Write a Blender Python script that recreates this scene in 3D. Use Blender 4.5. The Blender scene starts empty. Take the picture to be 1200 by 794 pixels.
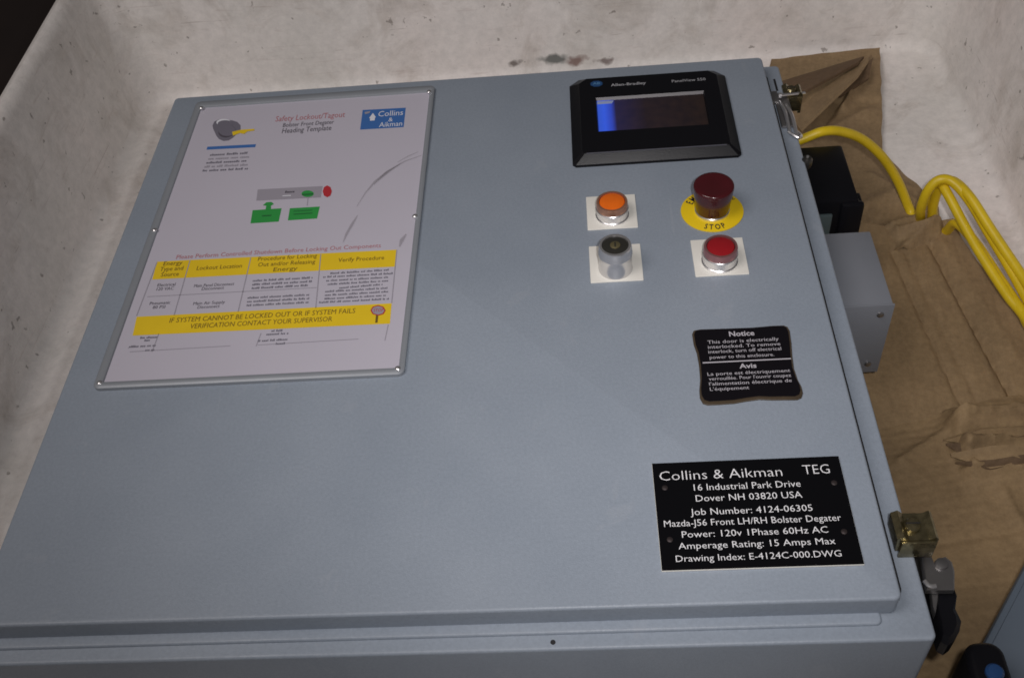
import bpy, bmesh, math, random
from mathutils import Vector, Matrix, noise
random.seed(7)
S = bpy.context.scene
COL = S.collection

# ------------------------------------------------------------------ camera
# origin = middle of the cabinet door, X to its right, Y to its top, Z out of the door; metres
FPX = 1210.0                                   # focal length in pixels of a 1200 px wide picture
RX = Vector((0.99586991, 0.01321079, -0.08982536))
RY = Vector((-0.04995377, -0.74641684, -0.66360118))
RZ = Vector((-0.07581386, 0.66534756, -0.74267414))
EYE = Vector((0.11886627, -0.60911016, 0.60734618))
cam = bpy.data.objects.new('camera', bpy.data.cameras.new('camera'))
COL.objects.link(cam)
m = Matrix.Identity(4)
for i in range(3):
    m[i][0] = RX[i]; m[i][1] = -RY[i]; m[i][2] = -RZ[i]; m[i][3] = EYE[i]
cam.matrix_world = m
cam.data.sensor_width = 36; cam.data.sensor_fit = 'HORIZONTAL'
cam.data.lens = 36 * FPX / 1200
cam.data.clip_start = 0.02; cam.data.clip_end = 60
S.camera = cam
S.view_settings.view_transform = 'Standard'; S.view_settings.look = 'None'
S.view_settings.exposure = 0; S.view_settings.gamma = 1
try: S.cycles.filter_width = 1.7
except Exception: pass

# ------------------------------------------------------------------ light
W = bpy.data.worlds.new('World'); S.world = W; W.use_nodes = True
W.node_tree.nodes['Background'].inputs[0].default_value = (0.85, 0.80, 0.78, 1)
W.node_tree.nodes['Background'].inputs[1].default_value = 0.055
def area(name, loc, target, size, power, color):
    l = bpy.data.lights.new(name, 'AREA'); l.shape = 'DISK'; l.size = size; l.energy = power; l.color = color
    o = bpy.data.objects.new(name, l); COL.objects.link(o)
    o.location = loc; o.rotation_euler = (Vector(target) - Vector(loc)).to_track_quat('-Z', 'Y').to_euler()
    return o
fl_ = bpy.data.lights.new('camera_flash', 'SPOT'); fl_.energy = 15.5; fl_.color = (1.0, 0.97, 0.97); fl_.spot_size = math.radians(86); fl_.spot_blend = 1.0; fl_.shadow_soft_size = 0.014
flash = bpy.data.objects.new('camera_flash', fl_); COL.objects.link(flash)
flash.location = EYE + RX * 0.05 - RY * 0.03
flash.rotation_euler = (Vector((0.17, 0.19, -0.02)) - flash.location).to_track_quat('-Z', 'Y').to_euler()
area('ceiling_lamp', (-0.95, -0.60, 2.2), (0.1, 0.3, 0), 1.2, 20.0, (1.0, 0.93, 0.90))

def at(px, py, z):
    'photo position -> point of the horizontal plane at height z'
    d = RX * ((px - 600) / FPX) + RY * ((py - 397) / FPX) + RZ
    return EYE + d * ((z - EYE.z) / d.z)

# ------------------------------------------------------------------ materials
MATS = {}
def mat(name, color, rough=0.5, metal=0.0, spec=0.5, vary=0.0, vscale=20.0, bump=0.0, bscale=300.0,
        emit=None, estr=0.0, trans=0.0, coat=0.0, alpha=1.0):
    M = bpy.data.materials.new(name); M.use_nodes = True
    nt = M.node_tree; b = nt.nodes['Principled BSDF']
    c = (*color, 1)
    b.inputs['Base Color'].default_value = c
    b.inputs['Roughness'].default_value = rough
    b.inputs['Metallic'].default_value = metal
    b.inputs['Specular IOR Level'].default_value = spec
    b.inputs['Transmission Weight'].default_value = trans
    b.inputs['Coat Weight'].default_value = coat
    b.inputs['Alpha'].default_value = alpha
    if emit:
        b.inputs['Emission Color'].default_value = (*emit, 1); b.inputs['Emission Strength'].default_value = estr
    tc = nt.nodes.new('ShaderNodeTexCoord')
    if vary:
        n = nt.nodes.new('ShaderNodeTexNoise'); n.inputs['Scale'].default_value = vscale; n.inputs['Detail'].default_value = 6
        nt.links.new(tc.outputs['Object'], n.inputs['Vector'])
        mx = nt.nodes.new('ShaderNodeMix'); mx.data_type = 'RGBA'
        mx.inputs[6].default_value = tuple(max(0, x * (1 - vary)) for x in color) + (1,)
        mx.inputs[7].default_value = tuple(min(1, x * (1 + vary)) for x in color) + (1,)
        nt.links.new(n.outputs['Fac'], mx.inputs[0]); nt.links.new(mx.outputs[2], b.inputs['Base Color'])
    if bump:
        n2 = nt.nodes.new('ShaderNodeTexNoise'); n2.inputs['Scale'].default_value = bscale; n2.inputs['Detail'].default_value = 3
        nt.links.new(tc.outputs['Object'], n2.inputs['Vector'])
        bp = nt.nodes.new('ShaderNodeBump'); bp.inputs['Strength'].default_value = bump; bp.inputs['Distance'].default_value = 0.001
        nt.links.new(n2.outputs['Fac'], bp.inputs['Height']); nt.links.new(bp.outputs[0], b.inputs['Normal'])
    MATS[name] = M
    return M

mat('grey_box_paint', (0.20, 0.212, 0.24), rough=0.45, vary=0.06, bump=0.1, bscale=700)
mat('frame_grey', (0.285, 0.305, 0.335), rough=0.42, metal=0.15, vary=0.08, vscale=30)
mat('paper', (0.53, 0.505, 0.58), rough=0.32, vary=0.03, vscale=14)
mat('yellow_print', (0.80, 0.56, 0.02), rough=0.4, vary=0.08, vscale=40)
mat('black_print', (0.025, 0.022, 0.03), rough=0.5)
mat('ink_print', (0.085, 0.075, 0.095), rough=0.5)
mat('grey_print', (0.17, 0.16, 0.20), rough=0.5)
mat('pale_print', (0.33, 0.31, 0.36), rough=0.5)
mat('brown_print', (0.16, 0.10, 0.02), rough=0.5)
mat('red_print', (0.46, 0.17, 0.19), rough=0.5)
mat('deep_red_print', (0.45, 0.03, 0.04), rough=0.5)
mat('green_print', (0.03, 0.30, 0.06), rough=0.5, vary=0.1)
mat('dark_green_print', (0.02, 0.14, 0.04), rough=0.5)
mat('blue_print', (0.05, 0.15, 0.42), rough=0.5, vary=0.06)
mat('white_print', (0.75, 0.76, 0.82), rough=0.5)
mat('smudge', (0.24, 0.22, 0.24), rough=0.5, alpha=0.30)
mat('black_plastic', (0.007, 0.007, 0.009), rough=0.32, spec=0.16, vary=0.1, bump=0.08, bscale=1200)
mat('terminal_label_print', (0.42, 0.42, 0.45), rough=0.5)
mat('badge_blue', (0.02, 0.07, 0.19), rough=0.3)
mat('badge_light', (0.10, 0.24, 0.42), rough=0.3)
mat('engraving_black', (0.004, 0.004, 0.005), rough=0.3, spec=0.15)
mat('engraving_white', (0.80, 0.80, 0.82), rough=0.5)
mat('engraving_core', (0.82, 0.80, 0.74), rough=0.5)
mat('dull_rivet', (0.045, 0.035, 0.035), rough=0.5, metal=0.5)
mat('label_black', (0.007, 0.006, 0.008), rough=0.3, spec=0.2)
mat('label_edge', (0.065, 0.047, 0.03), rough=0.35, vary=0.35, vscale=60)
mat('label_white', (0.50, 0.48, 0.52), rough=0.5)
mat('legend_white', (0.80, 0.78, 0.72), rough=0.45)
mat('legend_yellow', (0.80, 0.56, 0.01), rough=0.4, vary=0.04)
mat('chrome', (0.80, 0.79, 0.80), rough=0.30, metal=0.9)
mat('amber_ring', (0.62, 0.33, 0.22), rough=0.28, metal=0.75)
mat('ruby_ring', (0.50, 0.24, 0.24), rough=0.28, metal=0.75)
mat('dull_chrome', (0.68, 0.67, 0.68), rough=0.22, metal=0.82)
mat('lens_orange', (0.80, 0.15, 0.01), rough=0.3, vary=0.15, vscale=150)
mat('lens_red', (0.30, 0.01, 0.015), rough=0.3, vary=0.15, vscale=150)
mat('knob_maroon', (0.060, 0.006, 0.009), rough=0.22, vary=0.2, vscale=60, coat=0.4)
mat('dark_core', (0.025, 0.024, 0.02), rough=0.4)
mat('key_brass', (0.20, 0.17, 0.09), rough=0.4, metal=0.6)
mat('zinc_gold', (0.27, 0.23, 0.13), rough=0.24, metal=0.9, vary=0.85, vscale=160, bump=0.5, bscale=250)
mat('steel', (0.36, 0.35, 0.35), rough=0.3, metal=0.9, vary=0.15, vscale=60)
mat('dark_steel', (0.09, 0.085, 0.08), rough=0.35, metal=0.8)
mat('gasket_gap_black', (0.015, 0.015, 0.016), rough=0.7)
mat('cover_green', (0.07, 0.095, 0.10), rough=0.5)
mat('yellow_jacket', (0.74, 0.53, 0.015), rough=0.42, vary=0.22, vscale=45, bump=0.2, bscale=300)
mat('blue_button', (0.02, 0.06, 0.17), rough=0.2)
mat('slate_paint', (0.11, 0.14, 0.18), rough=0.5, vary=0.1, vscale=15)
mat('dark_ground', (0.020, 0.012, 0.010), rough=0.9, vary=0.4, vscale=6)

def nodes(name):
    M = bpy.data.materials.new(name); M.use_nodes = True; MATS[name] = M
    return M, M.node_tree, M.node_tree.nodes['Principled BSDF']
def ramp(nt, src, stops):
    r = nt.nodes.new('ShaderNodeValToRGB'); e = r.color_ramp.elements
    e[0].position, e[0].color = stops[0][0], (*stops[0][1], 1)
    e[1].position, e[1].color = stops[-1][0], (*stops[-1][1], 1)
    for p, c in stops[1:-1]:
        k = e.new(p); k.color = (*c, 1)
    nt.links.new(src, r.inputs[0]); return r.outputs[0]
def mixc(nt, fac, a, b, mode='MIX'):
    x = nt.nodes.new('ShaderNodeMix'); x.data_type = 'RGBA'; x.blend_type = mode
    for v, k in ((fac, 0), (a, 6), (b, 7)):
        if hasattr(v, 'links'): nt.links.new(v, x.inputs[k])
        else: x.inputs[k].default_value = v if k == 0 else (*v, 1)
    return x.outputs[2]
def nz(nt, vec, scale, detail=5, rough=0.55, dist=0.0):
    n = nt.nodes.new('ShaderNodeTexNoise'); n.inputs['Scale'].default_value = scale
    n.inputs['Detail'].default_value = detail; n.inputs['Roughness'].default_value = rough; n.inputs['Distortion'].default_value = dist
    nt.links.new(vec, n.inputs['Vector']); return n.outputs['Fac']
def mapping(nt, vec, scale=(1, 1, 1), rot=(0, 0, 0), loc=(0, 0, 0)):
    n = nt.nodes.new('ShaderNodeMapping'); n.inputs['Scale'].default_value = scale; n.inputs['Rotation'].default_value = rot
    n.inputs['Location'].default_value = loc
    nt.links.new(vec, n.inputs['Vector']); return n.outputs[0]
def bumpn(nt, b, h, strength, dist):
    n = nt.nodes.new('ShaderNodeBump'); n.inputs['Strength'].default_value = strength; n.inputs['Distance'].default_value = dist
    nt.links.new(h, n.inputs['Height']); nt.links.new(n.outputs[0], b.inputs['Normal'])

def paint_material():
    M, nt, b = nodes('grey_paint')
    v = nt.nodes.new('ShaderNodeTexCoord').outputs['Object']
    c = ramp(nt, nz(nt, v, 7, 6, 0.6), [(0.3, (0.258, 0.299, 0.358)), (0.7, (0.296, 0.338, 0.398))])
    c = mixc(nt, 0.30, c, ramp(nt, nz(nt, v, 420, 3, 0.7), [(0.25, (0.72, 0.72, 0.72)), (0.75, (1.28, 1.28, 1.28))]), 'MULTIPLY')
    for sc, rot, lo_, amt in ((( 5, 130, 5), 0.5, 0.70, 0.16), ((90, 4, 5), 0.35, 0.71, 0.14), ((24, 20, 20), 0.2, 0.64, 0.10)):
        k = ramp(nt, nz(nt, mapping(nt, v, sc, (0, 0, rot)), 1.0, 4, 0.6, 0.6), [(lo_, (0, 0, 0)), (lo_ + 0.05, (1, 1, 1))])
        g = nt.nodes.new('ShaderNodeMath'); g.operation = 'MULTIPLY'; g.inputs[1].default_value = amt
        nt.links.new(k, g.inputs[0]); c = mixc(nt, g.outputs[0], c, (0.46, 0.47, 0.50))
    nt.links.new(c, b.inputs['Base Color'])
    nt.links.new(ramp(nt, nz(nt, v, 13, 6, 0.6), [(0.3, (0.36, 0.36, 0.36)), (0.7, (0.54, 0.54, 0.54))]), b.inputs['Roughness'])
    bumpn(nt, b, nz(nt, v, 900, 3), 0.22, 0.001)
paint_material()

def bin_material(spots):
    M, nt, b = nodes('white_plastic')
    v = nt.nodes.new('ShaderNodeTexCoord').outputs['Object']
    base = ramp(nt, nz(nt, v, 3.2, 6), [(0.30, (0.74, 0.72, 0.69)), (0.50, (0.86, 0.825, 0.80)), (0.72, (0.87, 0.80, 0.77))])
    grime = ramp(nt, nz(nt, v, 11, 8, 0.65, 0.8), [(0.50, (0, 0, 0)), (0.72, (1, 1, 1))])
    g = nt.nodes.new('ShaderNodeMath'); g.operation = 'MULTIPLY'; g.inputs[1].default_value = 0.46
    nt.links.new(grime, g.inputs[0])
    c = mixc(nt, g.outputs[0], base, (0.36, 0.30, 0.24))
    # scuffs: stretched streaks
    sv = mapping(nt, v, (3, 3, 34), (0.3, 0.5, 0.2))
    sc = ramp(nt, nz(nt, sv, 4, 5, 0.6, 1.5), [(0.60, (0, 0, 0)), (0.74, (1, 1, 1))])
    g2 = nt.nodes.new('ShaderNodeMath'); g2.operation = 'MULTIPLY'; g2.inputs[1].default_value = 0.28
    nt.links.new(sc, g2.inputs[0]); c = mixc(nt, g2.outputs[0], c, (0.40, 0.30, 0.26))
    # small specks
    sp = ramp(nt, nz(nt, v, 85, 3, 0.5), [(0.69, (0, 0, 0)), (0.73, (1, 1, 1))])
    c = mixc(nt, 0.4, c, ramp(nt, nz(nt, v, 75, 8, 0.75), [(0.30, (0.70, 0.69, 0.68)), (0.62, (1.14, 1.12, 1.11))]), 'MULTIPLY')
    for sc_, rt_, th_ in (((7, 7, 120), (0.9, 0.5, 0.1), 0.715), ((9, 9, 150), (-0.5, 1.0, 0.6), 0.72)):
        fs = ramp(nt, nz(nt, mapping(nt, v, sc_, rt_), 1.0, 3, 0.6, 0.8), [(th_, (0, 0, 0)), (th_ + 0.03, (1, 1, 1))])
        gk = nt.nodes.new('ShaderNodeMath'); gk.operation = 'MULTIPLY'; gk.inputs[1].default_value = 0.42
        nt.links.new(fs, gk.inputs[0]); c = mixc(nt, gk.outputs[0], c, (0.27, 0.20, 0.17))
    g3 = nt.nodes.new('ShaderNodeMath'); g3.operation = 'MULTIPLY'; g3.inputs[1].default_value = 0.6
    nt.links.new(sp, g3.inputs[0]); c = mixc(nt, g3.outputs[0], c, (0.16, 0.13, 0.11))
    # the dirty marks on the back wall
    wob = nt.nodes.new('ShaderNodeTexNoise'); wob.inputs['Scale'].default_value = 70
    nt.links.new(v, wob.inputs['Vector'])
    for (p, r, col) in spots:
        d = nt.nodes.new('ShaderNodeVectorMath'); d.operation = 'DISTANCE'; nt.links.new(mapping(nt, v, (0.62, 1, 1.25)), d.inputs[0])
        d.inputs[1].default_value = (p[0] * 0.62, p[1], p[2] * 1.25)
        w = nt.nodes.new('ShaderNodeMath'); w.operation = 'MULTIPLY_ADD'; w.inputs[1].default_value = 0.022; w.inputs[2].default_value = -0.011
        nt.links.new(wob.outputs['Fac'], w.inputs[0])
        a = nt.nodes.new('ShaderNodeMath'); a.operation = 'ADD'; nt.links.new(d.outputs['Value'], a.inputs[0]); nt.links.new(w.outputs[0], a.inputs[1])
        mr = nt.nodes.new('ShaderNodeMapRange'); mr.inputs[1].default_value = r; mr.inputs[2].default_value = r * 0.35
        mr.inputs[3].default_value = 0; mr.inputs[4].default_value = 0.8
        nt.links.new(a.outputs[0], mr.inputs[0]); c = mixc(nt, mr.outputs[0], c, col)
    nt.links.new(c, b.inputs['Base Color'])
    b.inputs['Roughness'].default_value = 0.55; b.inputs['Specular IOR Level'].default_value = 0.3
    bumpn(nt, b, nz(nt, v, 60, 8, 0.7), 0.45, 0.003)
def card_material(name, rot, tint):
    M, nt, b = nodes(name)
    v = nt.nodes.new('ShaderNodeTexCoord').outputs['Object']
    base = ramp(nt, nz(nt, v, 9, 7, 0.6, 0.4), [(0.3, tuple(0.80 * t for t in tint)), (0.7, tuple(1.15 * t for t in tint))])
    al = mapping(nt, mapping(nt, v, rot=(0, 0, rot)), (160, 24, 30))
    c = mixc(nt, 0.22, base, ramp(nt, nz(nt, al, 1.0, 5, 0.7), [(0.3, (0.66, 0.64, 0.62)), (0.7, (1.25, 1.25, 1.22))]), 'MULTIPLY')
    c = mixc(nt, 0.6, c, ramp(nt, nz(nt, v, 160, 6, 0.75), [(0.3, (0.70, 0.68, 0.66)), (0.7, (1.22, 1.22, 1.2))]), 'MULTIPLY')
    st = ramp(nt, nz(nt, v, 16, 7, 0.65, 0.6), [(0.56, (0, 0, 0)), (0.7, (1, 1, 1))])
    g = nt.nodes.new('ShaderNodeMath'); g.operation = 'MULTIPLY'; g.inputs[1].default_value = 0.22
    nt.links.new(st, g.inputs[0]); c = mixc(nt, g.outputs[0], c, (0.11, 0.07, 0.045))
    nt.links.new(c, b.inputs['Base Color'])
    b.inputs['Roughness'].default_value = 0.75; b.inputs['Specular IOR Level'].default_value = 0.25
    h = nt.nodes.new('ShaderNodeTexWave'); h.inputs['Scale'].default_value = 38; h.inputs['Distortion'].default_value = 0.8
    nt.links.new(mapping(nt, v, (1, 1, 0), (0, 0, rot)), h.inputs['Vector'])
    a = nt.nodes.new('ShaderNodeMath'); a.operation = 'MULTIPLY_ADD'; a.inputs[1].default_value = 0.35
    nt.links.new(h.outputs['Fac'], a.inputs[0]); nt.links.new(nz(nt, v, 130, 6, 0.6), a.inputs[2])
    bumpn(nt, b, a.outputs[0], 0.4, 0.0018)
card_material('cardboard', 0.10, (0.300, 0.208, 0.115))
card_material('cardboard_front', 1.45, (0.290, 0.200, 0.108))
card_material('cardboard_back', 0.3, (0.305, 0.214, 0.120))

def screen_material(x0, x1):
    # a liquid crystal panel: seen this steeply its backlight only shows along the left end
    M, nt, b = nodes('lcd_panel')
    v = nt.nodes.new('ShaderNodeTexCoord').outputs['Object']
    nt.links.new(ramp(nt, nz(nt, v, 90, 3), [(0.3, (0.016, 0.012, 0.014)), (0.7, (0.030, 0.019, 0.017))]), b.inputs['Base Color'])
    b.inputs['Roughness'].default_value = 0.16
    sp = nt.nodes.new('ShaderNodeSeparateXYZ'); nt.links.new(v, sp.inputs[0])
    mr = nt.nodes.new('ShaderNodeMapRange'); mr.inputs[1].default_value = x0; mr.inputs[2].default_value = x1
    nt.links.new(sp.outputs['X'], mr.inputs[0])
    e = ramp(nt, mr.outputs[0], [(0.0, (0.03, 0.10, 0.62)), (0.07, (0.03, 0.11, 0.80)), (0.135, (0.02, 0.06, 0.50)), (0.175, (0.010, 0.010, 0.05)), (0.45, (0.006, 0.004, 0.008)), (1.0, (0.004, 0.002, 0.001))])
    nt.links.new(e, b.inputs['Emission Color']); b.inputs['Emission Strength'].default_value = 0.8
mat('lcd_pale', (0.2, 0.22, 0.3), rough=0.3, emit=(0.33, 0.42, 0.75), estr=0.22)
mat('recess_lit', (0.13, 0.12, 0.13), rough=0.4)  # lighter tone for the upper recess wall alone, painted as catching light
mat('edge_highlight', (0.10, 0.10, 0.12), rough=0.25)  # pale tone painted as the highlight along the bezel's front edge

# ------------------------------------------------------------------ mesh builder
def rrect(x0, x1, y0, y1, r, seg=5):
    pts = []
    for cx, cy, a0 in ((x1 - r, y1 - r, 0), (x0 + r, y1 - r, 90), (x0 + r, y0 + r, 180), (x1 - r, y0 + r, 270)):
        for k in range(seg + 1):
            a = math.radians(a0 + 90 * k / seg); pts.append((cx + r * math.cos(a), cy + r * math.sin(a)))
    return pts
class MB:
    def __init__(s): s.bm = bmesh.new(); s.mats = []
    def mi(s, name):
        if name not in s.mats: s.mats.append(name)
        return s.mats.index(name)
    def face(s, vs, i):
        try: f = s.bm.faces.new(vs); f.material_index = i; return f
        except ValueError: return None
    def loft(s, loops, mt, cap0=True, cap1=True, close=True):
        i = s.mi(mt); L = [[s.bm.verts.new(p) for p in lp] for lp in loops]
        for a, b in zip(L, L[1:]):
            n = len(a)
            for k in range(n if close else n - 1):
                s.face((a[k], a[(k + 1) % n], b[(k + 1) % n], b[k]), i)
        if cap0: s.face(L[0][::-1], i)
        if cap1: s.face(L[-1], i)
    def slab(s, x0, x1, y0, y1, z0, z1, mt, r=0.002, bev=0.001, seg=5, cap0=True):
        'upright slab with rounded plan corners and a rounded upper edge'
        lo = [[(x, y, z0) for x, y in rrect(x0, x1, y0, y1, r, seg)]]
        n = 4
        for k in range(n + 1):
            a = math.pi / 2 * k / n; ins = bev * (1 - math.cos(a)); z = z1 - bev + bev * math.sin(a)
            lo.append([(x, y, z) for x, y in rrect(x0 + ins, x1 - ins, y0 + ins, y1 - ins, max(r - ins, 1e-4), seg)])
        s.loft(lo, mt, cap0=cap0)
    def box(s, x0, x1, y0, y1, z0, z1, mt, bev=0.0015, M=None):
        i = s.mi(mt)
        g = bmesh.ops.create_cube(s.bm, size=1)['verts']
        for v in g: v.co = Vector((x0 + (v.co.x + .5) * (x1 - x0), y0 + (v.co.y + .5) * (y1 - y0), z0 + (v.co.z + .5) * (z1 - z0)))
        if M is not None: bmesh.ops.transform(s.bm, matrix=M, verts=g)
        es = list({e for v in g for e in v.link_edges}); fs = list({f for v in g for f in v.link_faces})
        for f in fs: f.material_index = i
        if bev: 
            r = bmesh.ops.bevel(s.bm, geom=es, offset=bev, segments=2, profile=0.5, affect='EDGES', clamp_overlap=True)
            for f in r['faces']: f.material_index = i
    def poly(s, pts, mt, z=None):
        s.face([s.bm.verts.new((p[0], p[1], p[2] if z is None else z)) for p in pts], s.mi(mt))
    def prism(s, pts, z0, z1, mt, bev=0.0):
        lo = [[(p[0], p[1], z0) for p in pts]]
        if bev:
            c = Vector((sum(p[0] for p in pts) / len(pts), sum(p[1] for p in pts) / len(pts)))
            q = []
            for p in pts:
                d = Vector((p[0], p[1])) - c; d = d * max(0, 1 - bev / d.length); q.append((c.x + d.x, c.y + d.y, z1))
            lo += [[(p[0], p[1], z1 - bev) for p in pts], q]
        else: lo.append([(p[0], p[1], z1) for p in pts])
        s.loft(lo, mt)
    def lathe(s, c, prof, mt, seg=40, axis=None, cap0=True, cap1=True):
        lo = []
        q = Vector((0, 0, 1)).rotation_difference(Vector(axis)) if axis else None
        for r, z in prof:
            lp = []
            for k in range(seg):
                a = 2 * math.pi * k / seg; p = Vector((r * math.cos(a), r * math.sin(a), z))
                if q: p = q @ p
                lp.append(p + Vector(c))
            lo.append(lp)
        s.loft(lo, mt, cap0, cap1)
    def tube(s, pts, r, mt, seg=12, sub=8):
        P = [Vector(p) for p in pts]; Q = []
        if sub:
            E = [2 * P[0] - P[1]] + P + [2 * P[-1] - P[-2]]
            for i in range(1, len(E) - 2):
                a, b, c, d = E[i - 1:i + 3]
                for k in range(sub):
                    t = k / sub
                    Q.append(0.5 * (2 * b + (c - a) * t + (2 * a - 5 * b + 4 * c - d) * t * t + (3 * b - a - 3 * c + d) * t ** 3))
            Q.append(P[-1])
        else: Q = P
        lo = []; N = None
        for i, p in enumerate(Q):
            T = (Q[min(i + 1, len(Q) - 1)] - Q[max(i - 1, 0)]).normalized()
            if N is None: N = T.cross(Vector((0.3, 0.2, 1))).normalized()
            N = (N - T * N.dot(T)).normalized(); B = T.cross(N)
            lo.append([p + r * (math.cos(2 * math.pi * k / seg) * N + math.sin(2 * math.pi * k / seg) * B) for k in range(seg)])
        s.loft(lo, mt)
    def build(s, name, parent=None, smooth=35):
        bmesh.ops.recalc_face_normals(s.bm, faces=s.bm.faces[:])
        me = bpy.data.meshes.new(name); s.bm.to_mesh(me); s.bm.free()
        for k in s.mats: me.materials.append(MATS[k])
        for p in me.polygons: p.use_smooth = True
        me.set_sharp_from_angle(angle=math.radians(smooth))
        o = bpy.data.objects.new(name, me); COL.objects.link(o)
        if parent: o.parent = parent
        return o
    # lettering: flat outline letters of the built-in font, as on a printed or engraved surface
    def text(s, t, xl, xr, y, cap, mt, z, bold=0.0, M=None, align='L'):
        vs, fs, w = glyphs(t, bold)
        sx = (xr - xl) / w; sy = cap; i = s.mi(mt)
        V = []
        for (x, yy) in vs:
            p = Vector((xl + x * sx, y + yy * sy, z))
            V.append(s.bm.verts.new(M @ p if M is not None else p))
        for f in fs: s.face([V[k] for k in f], i)
CAPH = None
def raw_text(t, bold):
    c = bpy.data.curves.new('t', 'FONT'); c.body = t; c.size = 1; c.resolution_u = 2; c.offset = bold
    o = bpy.data.objects.new('t', c); COL.objects.link(o)
    dg = bpy.context.evaluated_depsgraph_get(); me = o.evaluated_get(dg).to_mesh()
    vs = [(v.co.x, v.co.y) for v in me.vertices]; fs = [list(p.vertices) for p in me.polygons]
    o.evaluated_get(dg).to_mesh_clear(); bpy.data.objects.remove(o); bpy.data.curves.remove(c)
    return vs, fs
def glyphs(t, bold=0.0):
    global CAPH
    if CAPH is None:
        v, _ = raw_text('H', 0); CAPH = max(y for x, y in v)
    vs, fs = raw_text(t, bold)
    x0 = min(x for x, y in vs); x1 = max(x for x, y in vs)
    return [(x - x0, y / CAPH) for x, y in vs], fs, x1 - x0
def empty(name, loc, label, cat, group=None):
    o = bpy.data.objects.new(name, None); COL.objects.link(o); o.empty_display_size = 0.05
    o.location = loc; tag(o, label, cat, group); return o
def tag(o, label=None, cat=None, group=None, kind=None):
    if label: o['label'] = label
    if cat: o['category'] = cat
    if group: o['group'] = group
    if kind: o['kind'] = kind
    return o

# ------------------------------------------------------------------ setting
FLOOR = -0.200
b = MB(); b.box(-6, 6, -6, 6, -0.40, -0.36, 'dark_ground', 0); tag(b.build('ground'), kind='structure')

spots = []
def on_back(px, py):
    'where the sight line of a photo position meets the curved foot of the back wall'
    d = RX * ((px - 600) / FPX) + RY * ((py - 397) / FPX) + RZ; t = (0.5 - EYE.y) / d.y
    while True:
        p = EYE + d * t
        yw = 0.598 - (0.014 * (1 - math.sqrt(max(0, 1 - min(1, (-0.186 - p.z) / 0.014) ** 2))) if p.z < -0.186 else 0)
        if p.y >= yw or p.z <= -0.2 or t > 5: return p
        t += 0.0004
for px, py, r, c in ((601, 74, .0075, (.10, .07, .06)), (650, 70, .0125, (.06, .075, .07)), (676, 71, .010, (.20, .10, .08)), (707, 71, .008, (.16, .11, .10)), (1150, 192, .006, (.2, .16, .14))):
    spots.append((on_back(px, py), r, c))
bin_material(spots)
b = MB()
def bl(g, z, r=0.036): return [(x, y, z) for x, y in rrect(-0.485 - g, 0.590 + g, -0.415 - g, 0.598 + g, r + g, 10)]
lo = []
lo.append(bl(0.016, -0.335)); lo.append(bl(0.030, -0.036)); lo.append(bl(0.036, -0.034)); lo.append(bl(0.038, -0.022))
lo.append(bl(0.034, -0.013)); lo.append(bl(0.026, -0.010)); lo.append(bl(0.019, -0.014)); lo.append(bl(0.016, -0.024))
lo.append(bl(0.0, -0.186))
for k in range(1, 6):
    a = math.pi / 2 * k / 5; lo.append(bl(-0.014 * (1 - math.cos(a)), -0.186 - 0.014 * math.sin(a)))
b.loft(lo, 'white_plastic', cap0=True, cap1=True)
tag(b.build('plastic_bin', smooth=50), 'dirty white plastic bin with pinkish stains holding the grey cabinet', 'bin')

# ------------------------------------------------------------------ cardboard on the bin floor
def sheet(name, left, right, base, fn, mt, label, cat, nu=130, nv=150, th=0.0035):
    def along(poly, t):
        L = [0.0]
        for a, c in zip(poly, poly[1:]): L.append(L[-1] + math.dist(a, c))
        d = t * L[-1]
        for k in range(len(poly) - 1):
            if d <= L[k + 1] + 1e-9:
                u = (d - L[k]) / (L[k + 1] - L[k]); return Vector(poly[k]).lerp(Vector(poly[k + 1]), u)
        return Vector(poly[-1])
    b = MB(); i = b.mi(mt); top = []; bot = []
    for v in range(nv + 1):
        a = along(left, v / nv); c = along(right, v / nv); rt = []; rb = []
        for u in range(nu + 1):
            p = a.lerp(c, u / nu)
            e = min(u, nu - u, v, nv - v)
            if e == 0: p = p + 0.0025 * Vector((noise.noise((p.x * 40, p.y * 40, 1)), noise.noise((p.x * 40, p.y * 40, 5))))
            z = base + fn(p.x, p.y, u / nu, v / nv)
            rt.append(b.bm.verts.new((p.x, p.y, z))); rb.append(b.bm.verts.new((p.x, p.y, z - th)))
        top.append(rt); bot.append(rb)
    for v in range(nv):
        for u in range(nu):
            b.face((top[v][u], top[v][u + 1], top[v + 1][u + 1], top[v + 1][u]), i)
            b.face((bot[v][u], bot[v + 1][u], bot[v + 1][u + 1], bot[v][u + 1]), i)
    for v in range(nv):
        b.face((top[v][0], top[v + 1][0], bot[v + 1][0], bot[v][0]), i); b.face((top[v][nu], bot[v][nu], bot[v + 1][nu], top[v + 1][nu]), i)
    for u in range(nu):
        b.face((top[0][u], bot[0][u], bot[0][u + 1], top[0][u + 1]), i); b.face((top[nv][u], top[nv][u + 1], bot[nv][u + 1], bot[nv][u]), i)
    return tag(b.build(name, smooth=60), label, cat)
def seg_d(x, y, a, c):
    ax, ay = a[0], a[1]; dx, dy = c[0] - ax, c[1] - ay; L2 = dx * dx + dy * dy
    t = ((x - ax) * dx + (y - ay) * dy) / L2; tc = max(0, min(1, t))
    d = math.hypot(x - ax - tc * dx, y - ay - tc * dy)
    side = (x - ax) * dy - (y - ay) * dx
    return d, side, t
def ridge(x, y, a, c, h, w):
    d, sd, t = seg_d(x, y, a, c); return h * math.exp(-(d / w) ** 1.3)
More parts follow.
